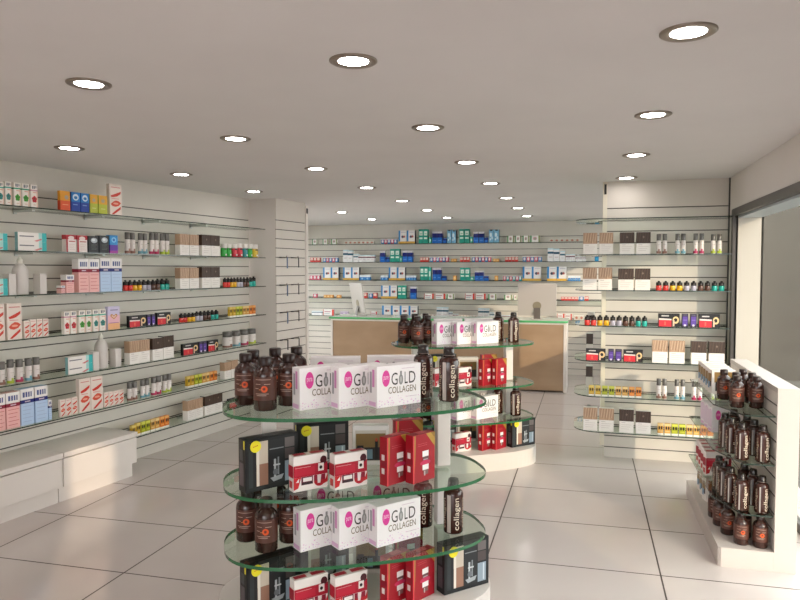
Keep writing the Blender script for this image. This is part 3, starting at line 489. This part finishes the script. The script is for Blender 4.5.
# a few goods on the partition's far side, seen past its end
for i, (code, w, h, x, y, z, rz, desc) in enumerate([('hd', .13, .195, .03, PY+.27, SZ[4], -90, 'brown box end'), ('hd', .13, .195, .03, PY+.27, SZ[5], -90, 'brown box end'), ('dye', .16, .11, .03, PY+.27, SZ[6], -90, 'black and red carton'), ('jg', .08, .085, .04, PY+.2, SZ[3], 0, 'jar')]):
    if code == 'jg': KIND['jbk'] = ('cream_jar',)+KIND['jg'][1:5]+('#3a2a22',)+KIND['jg'][6:]; code = 'jbk'
    parts, d, hh = proto(code, w, h)
    o = stand(KIND[code][0], parts, (x, y, z+.0005), radians(rz))
    tag(o, '%s past the partition end post, %s shelf beside the window' % (desc, TIER[SZ.index(z)]), KIND[code][2], 'goods on the far side of the partition')

# ------------------------------------------------------------------ low white cabinets under the long wall
for k, s1 in enumerate((2.07, 2.77, 3.47)):
    o = put('base_cabinet', None, None, left(s1+.698, 0), RL); W = .694
    put('body', MB().box(0, W, -.385, -.004, .12, .335, CABW).mesh('cabinet_body'), o)
    put('plinth', MB().box(0, W, -.35, -.004, 0, .119, CABW).mesh('cabinet_plinth'), o)
    put('door', MB().box(.002, W-.002, -.405, -.386, .122, .325, CABW, .002).mesh('cabinet_door'), o)
    put('worktop', MB().box(0, W, -.415, -.004, .3355, .372, CABW, .003).mesh('cabinet_top'), o)
    tag(o, ['low white cabinet at the end of its row, by the lowest glass shelf', 'low white cabinet, second from the lowest glass shelf', 'low white cabinet, third from the lowest glass shelf'][k], 'cabinet', 'low white cabinets')

# ------------------------------------------------------------------ hooks on the pillar
HB = MB().box(-.05, .05, -.01, -.0, -.006, .006, DARKM).box(-.05, -.042, -.03, 0, -.004, .004, DARKM).box(.042, .05, -.03, 0, -.004, .004, DARKM).mesh('hook_bracket')
HA = MB().box(-.004, .004, -.06, -.01, -.004, .004, METAL).box(-.004, .004, -.068, -.06, -.004, .02, METAL).mesh('hook_arm')
HT = MB().box(-.008, .008, -.075, -.068, -.12, .004, M('#5d6a86', .3)).mesh('hook_tag')
HT2 = MB().box(-.006, .006, -.075, -.068, -.11, .004, M('#3d3a3a', .3)).mesh('hook_tag_dark')
for k in range(5):
    for i, s in enumerate((.11, .34)):
        o = put('display_hook', None, None, left(-.045-s, .323, SLOT[4+3*k]), RL)
        put('bracket', HB, o); put('arm', HA, o); put('price_tag', HT if i == 0 and k < 3 else HT2, o)
        tag(o, '%s metal hook on the pillar, %s row from the top' % (('outer', 'inner')[i], ORD[k]), 'hook', 'hooks on the slatted pillar')

# ------------------------------------------------------------------ counter with its two screens
WOOD = mottled('#a08468', '#ae9276', 1.6, .3, 'counter_wood', (1, 1, 2.5), 6)
ct = tag(put('service_counter', None, None, (-1.965, 9.49, 0)), 'long wood-fronted service counter with green glass top', 'counter')
put('front_panel', MB().box(-1.69, 1.665, 0, .03, .02, .93, WOOD).mesh('counter_front'), ct)
put('end_panel', MB().box(-1.72, -1.691, -.01, .62, 0, .93, WHITE).mesh('counter_end'), ct)
put('end_panel', MB().box(1.666, 1.71, -.012, .62, 0, .93, WHITE, .004).mesh('counter_end_right'), ct)
put('worktop', MB().box(-1.72, 1.71, -.012, .62, .931, .955, WHITE, .004).mesh('counter_worktop'), ct)
g = MB().prism([(-1.74, .63), (-1.74, -.03)]+arc(1.66, .03, .06, -90, 0, 6)+[(1.72, .63)], .956, .985, M('#dfeee2', .1), M('#58b070', .15, 0, .6, name='bright_green_edge')); put('glass_top', g.mesh('counter_glass'), ct)
put('back_panel', MB().box(-1.69, 1.665, .56, .58, .02, .93, WHITE).mesh('counter_back'), ct)
def monitor(loc, rz, w, h, lean, label, emblem=True):
    o = put('computer_monitor', None, None, loc, rz); SIL = M('#b9b0a9', .35, .25); L_ = radians(lean)
    def rot(mb): mb.v = [(x, y*cos(L_)-(z-.06)*sin(L_), .06+y*sin(L_)+(z-.06)*cos(L_)) for x, y, z in mb.v]; return mb
    put('housing', rot(MB().box(-w/2, w/2, -.018, .004, .05, .05+h, SIL, .005)).mesh('monitor_housing'), o)
    put('screen', rot(MB().box(-w/2+.012, w/2-.012, .004, .007, .12, .04+h, M('#1a1a1c', .1))).mesh('monitor_screen'), o)
    put('chin', rot(MB().box(-w/2+.002, w/2-.002, .0042, .0075, .052, .115, SIL)).mesh('monitor_chin'), o)
    st = MB().box(-.07, .07, -.09, .08, 0, .008, SIL, .003); st.add([(-.045, -.07, .008), (.045, -.07, .008), (.045, -.06, .008), (-.045, -.06, .008), (-.045, -.03, .16), (.045, -.03, .16), (.045, -.019, .16), (-.045, -.019, .16)], [(0, 1, 5, 4), (1, 2, 6, 5), (2, 3, 7, 6), (3, 0, 4, 7), (4, 5, 6, 7)], M('#6e6660', .3, .5))
    put('stand', st.mesh('monitor_stand'), o)
    d = MB(); n = 24; r = .06; zc = .19
    d.v = [(r*cos(2*pi*i/n), -.0185, zc+r*sin(2*pi*i/n)) for i in range(n)]+[(r*cos(2*pi*i/n), -.021, zc+r*sin(2*pi*i/n)) for i in range(n)]
    k = d.mat(M('#8f8470', .35, .3)); d.f = [list(range(n, 2*n))]+[[i, (i+1) % n, n+(i+1) % n, n+i] for i in range(n)]; d.mi = [k]*(n+1); d.sm = [False]*(n+1)
    put('disc', rot(d).mesh('monitor_disc'), o)
    return tag(o, label, 'monitor', 'screens on the counter')
monitor((-.68, 9.78, .986), radians(4), .535, .46, 4, 'silver desktop screen seen squarely from behind, on the counter')
monitor((-3.34, 9.82, .986), radians(-50), .5, .45, 8, 'silver desktop screen turned sideways at the pillar end of counter')
kb = put('keyboard', MB().box(-.2, .2, -.06, .06, 0, .014, M('#cfc7c0', .4), .004).mesh('keyboard'), None, (-2.98, 9.75, .986), radians(-8))
kb2 = MB()
for r_ in range(5):
    for c_ in range(14): kb2.box(-.19+c_*.0273, -.168+c_*.0273, -.05+r_*.021, -.033+r_*.021, .014, .017, M('#a49c96', .5))
put('keys', kb2.mesh('keyboard_keys'), kb); tag(kb, 'thin grey keyboard lying on the counter beside the sideways screen', 'keyboard')

# ------------------------------------------------------------------ the two oval display stands
def gold_art():
    rnd = random.Random(3); a = []
    for i in range(70):
        x = rnd.random()*.96; z = .02+abs(rnd.gauss(0, .1)); s = .008+.012*rnd.random()
        if z < .34: a.append(('R', x, x+s, z, z+s*1.2, rnd.choice(['#e6a6d2', '#d98cc4', '#f0c6e0', '#cfaed6'])))
    a += [('e', .2, .7, .085, .2, '#df3f9a'), ('t', 'pure', .145, .255, .63, .76, '#f6d9ea')]
    a += [('t', 'G', .32, .46, .52, .82, '#3b322f'), ('e', .535, .64, .05, .13, '#918f8e'), ('r', .513, .557, .76, .85, '#918f8e'), ('e', .535, .64, .024, .08, '#b9b6b4')]
    a += [('t', 'L', .62, .69, .53, .82, '#3b322f'), ('t', 'D', .72, .87, .53, .82, '#3b322f'), ('t', 'COLLAGEN', .25, .88, .32, .48, '#6d5637')]
    a += [('r', .55, .85, .9, .915, '#d9c6d2'), ('r', .66, .9, .2, .212, '#cdb9c4')]
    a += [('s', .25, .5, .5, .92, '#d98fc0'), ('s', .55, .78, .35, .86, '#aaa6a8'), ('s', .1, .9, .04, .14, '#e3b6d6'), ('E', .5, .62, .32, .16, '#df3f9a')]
    return a
GOLD = [(None, carton('collagen_carton', .25, .072, .19, '#f4eeee', gold_art(), .0012))]
def black_art():
    return [('r', .03, .97, .03, .97, '#1d1f21'), ('r', .06, .14, .08, .92, '#2f3336'), ('r', .2, .42, .5, .93, '#cdbfae'), ('r', .2, .42, .09, .5, '#9c7460'), ('r', .205, .255, .09, .93, '#e6ded2'), ('r', .44, .72, .09, .93, '#26282a'),
            ('r', .45, .72, .74, .76, '#85898b'), ('p', [(.46, .2), (.72, .24), (.68, .15), (.52, .12)], '#a8adb0'), ('r', .53, .57, .2, .55, '#b9bec0'), ('r', .6, .63, .24, .58, '#8b8f92'), ('r', .52, .65, .42, .45, '#c9cdce'), ('e', .56, .3, .05, .06, '#70757a'),
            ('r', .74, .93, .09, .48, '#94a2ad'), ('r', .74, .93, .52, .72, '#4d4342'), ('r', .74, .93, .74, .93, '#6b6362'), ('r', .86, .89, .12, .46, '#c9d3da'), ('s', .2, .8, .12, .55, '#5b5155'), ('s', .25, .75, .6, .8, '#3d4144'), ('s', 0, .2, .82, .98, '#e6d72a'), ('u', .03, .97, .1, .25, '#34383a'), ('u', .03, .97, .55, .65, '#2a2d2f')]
bk = carton('gift_set_carton', .262, .066, .236, '#131416', black_art(), .0012)
st = MB(); n = 26; cx, cz = -.085, .202
st.v = [(cx+.026*cos(2*pi*i/n), -.0425, cz+.026*sin(2*pi*i/n)) for i in range(n)]+[(cx+.026*cos(2*pi*i/n), -.041, cz+.026*sin(2*pi*i/n)) for i in range(n)]
k = st.mat(M('#efe02a', .4)); st.f = [list(range(n))]+[[i, n+i, n+(i+1) % n, (i+1) % n] for i in range(n)]; st.mi = [k]*(n+1); st.sm = [False]*(n+1)
for i in range(4): st.add([(cx-.012+.006*i, -.0428, cz-.002+.0014*i), (cx-.008+.006*i, -.0428, cz-.002+.0014*i), (cx-.008+.006*i, -.0428, cz+.002+.0014*i), (cx-.012+.006*i, -.0428, cz+.002+.0014*i)], [(0, 1, 2, 3)], M('#c23a2c'))
BLACK = [('carton', bk), ('round_sticker', st.mesh('round_sticker'), 'round yellow price sticker')]
def red_art():
    return [('r', 0, 1, .4, .74, '#ac1730'), ('r', .04, .62, .44, .66, '#bd2038'), ('r', .04, .5, .665, .675, '#e9b6b6'), ('e', .88, .8, .1, .12, '#4a1620'), ('r', .72, .89, .5, .72, '#eee6e2'), ('e', .8, .6, .045, .05, '#201a1c'),
            ('p', [(0, .06), (.13, .1), (.22, .4), (0, .4)], '#c4262c'), ('p', [(.06, .27), (.16, .38), (.15, .26)], '#f0e6e2'), ('r', .22, .56, .17, .4, '#6d1d30'), ('r', .27, .53, .26, .37, '#ece4e0'), ('r', .24, .55, .18, .24, '#35282c'),
            ('e', .76, .24, .17, .17, '#b81f2c'), ('r', .59, .93, .24, .4, '#8e1a34'), ('p', [(.7, .16), (.78, .16), (.81, .4), (.69, .4)], '#eadcda'), ('p', [(.8, .06), (1, .2), (1, .05)], '#e9dcd8'), ('p', [(.88, .12), (1, .4), (1, .16)], '#c4262c'),
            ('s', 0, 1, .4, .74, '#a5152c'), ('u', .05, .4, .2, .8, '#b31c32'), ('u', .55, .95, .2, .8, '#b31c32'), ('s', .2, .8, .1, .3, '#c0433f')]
RED = [(None, carton('make_up_carton', .165, .05, .158, '#efe6e1', red_art(), .0012))]
def lip_art():
    return [('r', .0, .06, 0, 1, '#d84048'), ('p', [(.06, 1), (.12, 1), (.1, .55), (.06, .2)], '#a8823a'), ('p', [(.58, 1), (1, 1), (1, .68)], '#b48d3c'), ('p', [(.8, 1), (1, 1), (1, .86)], '#8f6c2a'), ('r', .42, .7, .52, .64, '#efe8e6'), ('r', .44, .7, .43, .52, '#6a4a4c'), ('r', .46, .66, .45, .47, '#b9aaa8'),
            ('e', .55, .39, .24, .055, '#c9305a'), ('r', .42, .7, .24, .35, '#efe8e6'), ('r', .46, .68, .14, .24, '#7a5654'), ('r', .5, .54, .12, .22, '#c9bdb8'), ('r', .2, .62, .8, .805, '#e0606a'), ('r', .2, .62, .76, .765, '#e0606a'),
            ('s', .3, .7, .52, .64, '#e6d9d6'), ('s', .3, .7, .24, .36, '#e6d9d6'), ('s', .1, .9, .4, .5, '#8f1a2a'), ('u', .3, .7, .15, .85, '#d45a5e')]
LIP = [(None, carton('lip_duo_carton', .147, .048, .222, '#a01020', lip_art(), .0012))]
WINDOWED = [(None, carton('windowed_carton', .18, .06, .2, '#e4deda', [('r', .07, .93, .1, .88, '#c9bfb4'), ('r', .09, .91, .45, .8, '#84683a'), ('r', .09, .91, .12, .45, '#2a2422'), ('r', .12, .3, .14, .5, '#1a1718'), ('r', .62, .7, .16, .62, '#15120f'), ('r', .63, .69, .6, .68, '#b8452c'), ('r', .4, .55, .16, .4, '#6d8a96'), ('s', .2, .8, .4, .8, '#8a6f42')], .0012))]
BR = M('#38201a', .16, 0, .6, name='brown_glass'); LB = M('#57342a', .42, name='brown_label'); CAPB = M('#2b1b17', .3, name='brown_cap')
def brown_bottle(sc=1):
    r, h = .051*sc, .24*sc
    b = MB(); b.lathe([(r*.9, 0), (r, .006), (r, h*.66), (r*.95, h*.72), (r*.72, h*.78), (r*.52, h*.81), (r*.5, h*.84)], 32, BR)
    l = MB(); wrap(l, r+.0006, -pi, pi, h*.2, h*.64, LB, 40)
    for z, a, w_ in ((.585, -.7, 1.4), (.5, -.7, .5), (.5, .1, .55), (.32, -.7, 1.2), (.29, -.6, .9), (.42, -.75, .35)): wrap(l, r+.0011, a, a+w_, h*z, h*(z+.012), M('#b59a8c'), 8)
    for k in range(3):
        a0 = k*2*pi/3; wrap_oval(l, r+.0012, a0+.12, h*.415, .03*sc, .03*sc, M('#e2571f')); wrap_oval(l, r+.0016, a0+.1, h*.42, .013*sc, .013*sc, M('#6d2f1c')); wrap(l, r+.0012, a0-.35, a0-.05, h*.4, h*.412, M('#d98a4a'), 4)
    c = MB(); c.lathe([(r*.56, h*.835), (r*.58, h*.845), (r*.58, h*.985), (r*.5, h)], 28, CAPB)
    return [('body', b.mesh('brown_bottle_body')), ('label', l.mesh('brown_bottle_label'), 'brown paper band with orange emblem'), ('cap', c.mesh('brown_bottle_cap'))]
BROWN = brown_bottle(); BROWN_S = brown_bottle(.77)
def collagen_bottle(sc=1, half=.2):
    r, h = .0475*sc, .26*sc
    b = MB(); b.lathe([(r*.92, 0), (r, .005), (r, h*.72), (r*.94, h*.77), (r*.7, h*.81), (r*.5, h*.83)], 32, M('#3c1f18', .16, 0, .6, name='collagen_glass'))
    s = MB(); S_ = M('#d9cfc8', .25, .5, name='silver_band')
    for a in (-.55, 1.7): wrap(s, r+.0006, a-half, a+half, h*.03, h*.73, S_, 6)
    CR = M('#ead9c4', .5)
    for a in (.32, 2.6): wrap_text(s, 'collagen', r+.0012, a, h*.08, h*.68, .036*sc, CR)
    for a in (-1.1, 1.15): wrap_text(s, 'collagen', r+.0012, a, h*.1, h*.66, .022*sc, M('#b9a28c'))  # duller second lettering, a painted reflection of the cream one
    c = MB(); c.lathe([(r*.56, h*.82), (r*.62, h*.835), (r*.62, h*.86), (r*.56, h*.868), (r*.56, h*.95), (r*.5, h)], 28, M('#20130f', .22, 0, .6, name='black_cap'))
    wrap(c, r*.625, -pi, pi, h*.842, h*.852, M('#7d6f68', .3, .5), 24)
    return [('body', b.mesh('collagen_body')), ('print', s.mesh('collagen_print'), 'silver stripe with cream lettering'), ('cap', c.mesh('collagen_cap'))]
COLLAGEN = collagen_bottle(); COLLAGEN_S = collagen_bottle(.8, .09)
def oval(a, b_, n=64, p=2.7):
    out = []
    for i in range(n):
        t = 2*pi*i/n; cx_, sx_ = cos(t), sin(t)
        out.append((a*math.copysign(abs(cx_)**(2/p), cx_), b_*math.copysign(abs(sx_)**(2/p), sx_)))
    return out
TH = radians(30); DU = Vector((cos(TH), sin(TH), 0)); DV = Vector((-sin(TH), cos(TH), 0))
DZ = (.145, TIERZ[2], TIERZ[1], TIERZ[0])
PL_GLASS = MB().prism(oval(.63, .35), -.016, 0, GTOP, GEDGE).mesh('oval_shelf')
PL_BASE = MB().prism(oval(.655, .362), 0, .145, CABW).mesh('oval_plinth')
def oval_stand(org, label, word):
    o = tag(put('display_stand', None, None, org, TH), label, 'display stand')
    put('plinth', PL_BASE, o)
    for z in DZ[1:]: put('shelf', PL_GLASS, o, (0, 0, z))
    for u in (-.42, .44):
        for k in range(3):
            z0, z1 = DZ[k]+.0005, DZ[k+1]-.0245
            put('post', MB().box(u-.034, u+.034, -.005, .055, z0, z1, WHITE, .004).mesh('stand_post'), o)
    rows = {}
    def item(name, parts, u, v, z, ang, desc, cat, many, tier):
        p = Vector(org)+DU*u+DV*v+Vector((0, 0, z+.0006))
        x = stand(name, parts, p, TH+radians(ang)); tag(x, None, cat, '%s on %s' % (many, word)); rows.setdefault(tier, []).append((u, x, desc))
    def corner(u, v, w, d, ang):     # centre of a carton whose front corner stands at u, v
        a = radians(ang); return u+w/2*cos(a)-d/2*sin(a), v+w/2*sin(a)+d/2*cos(a)
    for tier, z in (('top shelf', DZ[3]), ('lowest shelf', DZ[1])):
        for u, v in ((-.295, -.175), (-.122, -.195), (.05, -.212)):
            item('collagen_carton', GOLD, *corner(u, v, .25, .072, 21), z, 21, 'white carton with pink oval', 'carton', 'pink oval cartons', tier)
        for u, v in ((-.2, .19), (.085, .165)):
            item('collagen_carton', GOLD, *corner(u, v, .25, .072, -11), z, -11, 'rear carton with pink oval', 'carton', 'pink oval cartons', tier)
        for u, v in ((-.522, .05), (-.442, -.098), (-.372, .235), (-.327, -.015), (-.482, .178), (-.262, .265)):
            item('brown_bottle', BROWN, u, v, z, -14, 'brown bottle with orange emblem', 'bottle', 'brown bottles', tier)
        item('collagen_bottle', COLLAGEN, .43 if tier == 'top shelf' else .455, -.105, z, -14, 'dark bottle with silver stripe', 'bottle', 'striped bottles', tier)
        item('collagen_bottle', COLLAGEN, .335, .01, z, -30, 'rear dark bottle with silver stripe', 'bottle', 'striped bottles', tier)
    for tier, z in (('middle shelf', DZ[2]), ('plinth', DZ[0])):
        item('gift_set_carton', BLACK, *corner(-.535, -.19, .262, .066, 24), z, 24, 'black gift box with yellow sticker', 'box', 'black gift boxes', tier)
        item('gift_set_carton', BLACK, *corner(-.285, .06, .262, .066, 8), z, 8, 'rear black gift box with yellow sticker', 'box', 'black gift boxes', tier)
        for u, v in ((-.33, -.232), (-.15, -.246)):
            item('make_up_carton', RED, *corner(u, v, .165, .05, 18), z, 18, 'red and white make-up box', 'box', 'red and white boxes', tier)
        for u, v in ((.088, -.252), (.21, -.252)):
            item('lip_duo_carton', LIP, *corner(u, v, .145, .048, 30), z, 30, 'red box with gold corner', 'box', 'red gold-cornered boxes', tier)
        item('windowed_carton', WINDOWED, *corner(0.0, .12, .18, .06, -12), z, -12, 'white box with brown window picture', 'box', 'windowed boxes', tier)
        item('lip_duo_carton', LIP, *corner(.21, .07, .145, .048, 5), z, 5, 'rear red box with gold corner', 'box', 'red gold-cornered boxes', tier)
        if tier == 'plinth':
            item('gift_set_carton', BLACK, *corner(.372, -.215, .262, .066, 15), z, 16, 'black gift box with yellow sticker', 'box', 'black gift boxes', tier)
    for tier, run in rows.items():
        run.sort(key=lambda t: t[0]); label_run([(x, d) for u, x, d in run], 'the brown bottles', '%s of %s' % (tier, word))
oval_stand(STAND_ORG, 'nearer oval display stand with three glass shelves of goods', 'the nearer stand')
oval_stand((STAND_ORG[0]+.022, STAND_ORG[1]+2.77, 0), 'farther oval display stand with three glass shelves, before the counter', 'the counter-side stand')

# ------------------------------------------------------------------ white gondola by the window
gd = tag(put('display_gondola', None, None, (1.02, 4.14, 0)), 'white slatted gondola with three glass shelves against the window', 'display unit')
PANEL = M('#c6bcb5', .4, name='gondola_white')
GS = [.93-.1016*k for k in range(9)]
pb = slat('back_panel', 1.27, .1, 1.0, .1, (0, 1.27, 0), radians(-90), GS, gd); pb.location = (0, 1.27, 0)
put('surround', MB().box(0, .11, -.012, -.001, 0, 1.03, PANEL).box(0, .11, -.001, 1.28, 1.001, 1.03, PANEL).mesh('gondola_surround'), gd)
bp = [(-.285, 1.27), (-.285, .0), (-.27, -.012), (-.0005, -.012), (-.0005, 1.27)]
put('plinth', MB().prism(bp, 0, .11, PANEL).mesh('gondola_plinth'), gd)
GZ = (.871, .597, .309)
gp = [(-.005, .0), (-.16, .0), (-.275, .3), (-.275, 1.26), (-.005, 1.26)]
for z in GZ: put('shelf', MB().prism([(x, y) for x, y in gp][::-1], -.008, 0, GTOP, GEDGE2).mesh('gondola_shelf'), gd, (0, 0, z))
GOLDSET = [(None, carton('gilded_carton', .15, .07, .155, '#e6ded7', [('r', .1, .9, .48, .92, '#8a6b3c'), ('r', .15, .4, .12, .5, '#2b2a2c'), ('r', .55, .85, .1, .46, '#9fb6c4'), ('r', .3, .6, .3, .6, '#4b3b2a'), ('s', .1, .9, .5, .85, '#8a6b3c'), ('s', .15, .5, .3, .52, '#26262a'), ('s', .5, .9, .22, .5, '#7f9cb4')], .001))]
GOLD_S = [(None, carton('collagen_carton', .2, .065, .165, '#f0e8ec', gold_art()+[('s', 0, 1, .2, .9, '#e3cfe0')], .001))]
def gitems(tier, z, spec):
    run = []
    for name, parts, x, y, ang, desc, cat, many in spec:
        o = stand(name, parts, (x, y, z+.0006), radians(ang)); tag(o, None, cat, many+' on the gondola'); run.append((y, o, desc))
    run.sort(key=lambda t: t[0]); label_run([(o, d) for y, o, d in run], 'the aisle end', '%s of the white gondola' % tier)
BB = lambda x, y, a=-4: ('brown_bottle', BROWN_S, x, y, a, 'brown bottle with orange emblem', 'bottle', 'brown bottles')
CB = lambda x, y, a=6: ('collagen_bottle', COLLAGEN_S, x, y, a, 'dark bottle with silver stripe', 'bottle', 'striped bottles')
GG = lambda x, y: ('gilded_carton', GOLDSET, x, y, 12, 'white and gold carton', 'carton', 'white and gold cartons')
PC = lambda x, y: ('collagen_carton', GOLD_S, x, y, 12, 'white carton with pink oval', 'carton', 'pink oval cartons')
LR = lambda x, y: ('make_up_carton', RED, x, y, 12, 'red and white box', 'box', 'red boxes')
gitems('top shelf', GZ[0], [GG(.86, y) for y in (4.84, 4.94, 5.04, 5.14, 5.24)]+[BB(.835, 4.62), BB(.862, 4.37), BB(.885, 4.52), BB(.968, 4.38), BB(.975, 4.53), BB(.955, 4.68)])
gitems('middle shelf', GZ[1], [PC(.905, 4.93), PC(.9, 5.05), PC(.895, 5.17)]+[CB(.868, 4.24), CB(.838, 4.37), CB(.825, 4.5), CB(.97, 4.21), CB(.955, 4.35), CB(.945, 4.49), CB(.9, 4.64)])
gitems('lowest shelf', GZ[2], [LR(.855, y) for y in (4.9, 5.0, 5.1, 5.2)]+[CB(.866, 4.22), CB(.832, 4.34), CB(.815, 4.46), CB(.81, 4.58), CB(.968, 4.2), CB(.95, 4.33), CB(.93, 4.46)])
gitems('plinth', .11, [GG(.86, y) for y in (4.98, 5.09, 5.2)]+[BB(.825, 4.36), BB(.87, 4.22), BB(.965, 4.2), BB(.91, 4.34), BB(.805, 4.5), BB(.8, 4.64)])

# ------------------------------------------------------------------ daylight, camera
wd = bpy.data.worlds.new('overcast_daylight'); SC.world = wd; wd.use_nodes = True
bg = wd.node_tree.nodes['Background']; bg.inputs['Color'].default_value = lin('#eef0f3'); bg.inputs['Strength'].default_value = WORLD
sl = bpy.data.lights.new('low_sun', 'SUN'); sl.energy = SUN; sl.color = lin('#ffe6c8')[:3]; sl.angle = radians(.6)
so = bpy.data.objects.new('low_sun', sl); COL.objects.link(so); so.location = (6, -8, 5); so.rotation_euler = Vector((-.6, .8, -.245)).to_track_quat('-Z', 'Y').to_euler()
cam = bpy.data.cameras.new('camera'); co = bpy.data.objects.new('camera', cam); COL.objects.link(co)
co.location = (0, 0, 1.68); co.rotation_euler = (radians(90)-math.atan(30/679), 0, radians(15.4))
cam.sensor_width = 36; cam.lens = 36*679/800; cam.clip_start = .05; SC.camera = co
vs = SC.view_settings; vs.view_transform = 'Standard'; vs.look = 'None'; vs.gamma = 1; vs.use_curve_mapping = False; vs.exposure = EXPO
SC.display_settings.display_device = 'sRGB'
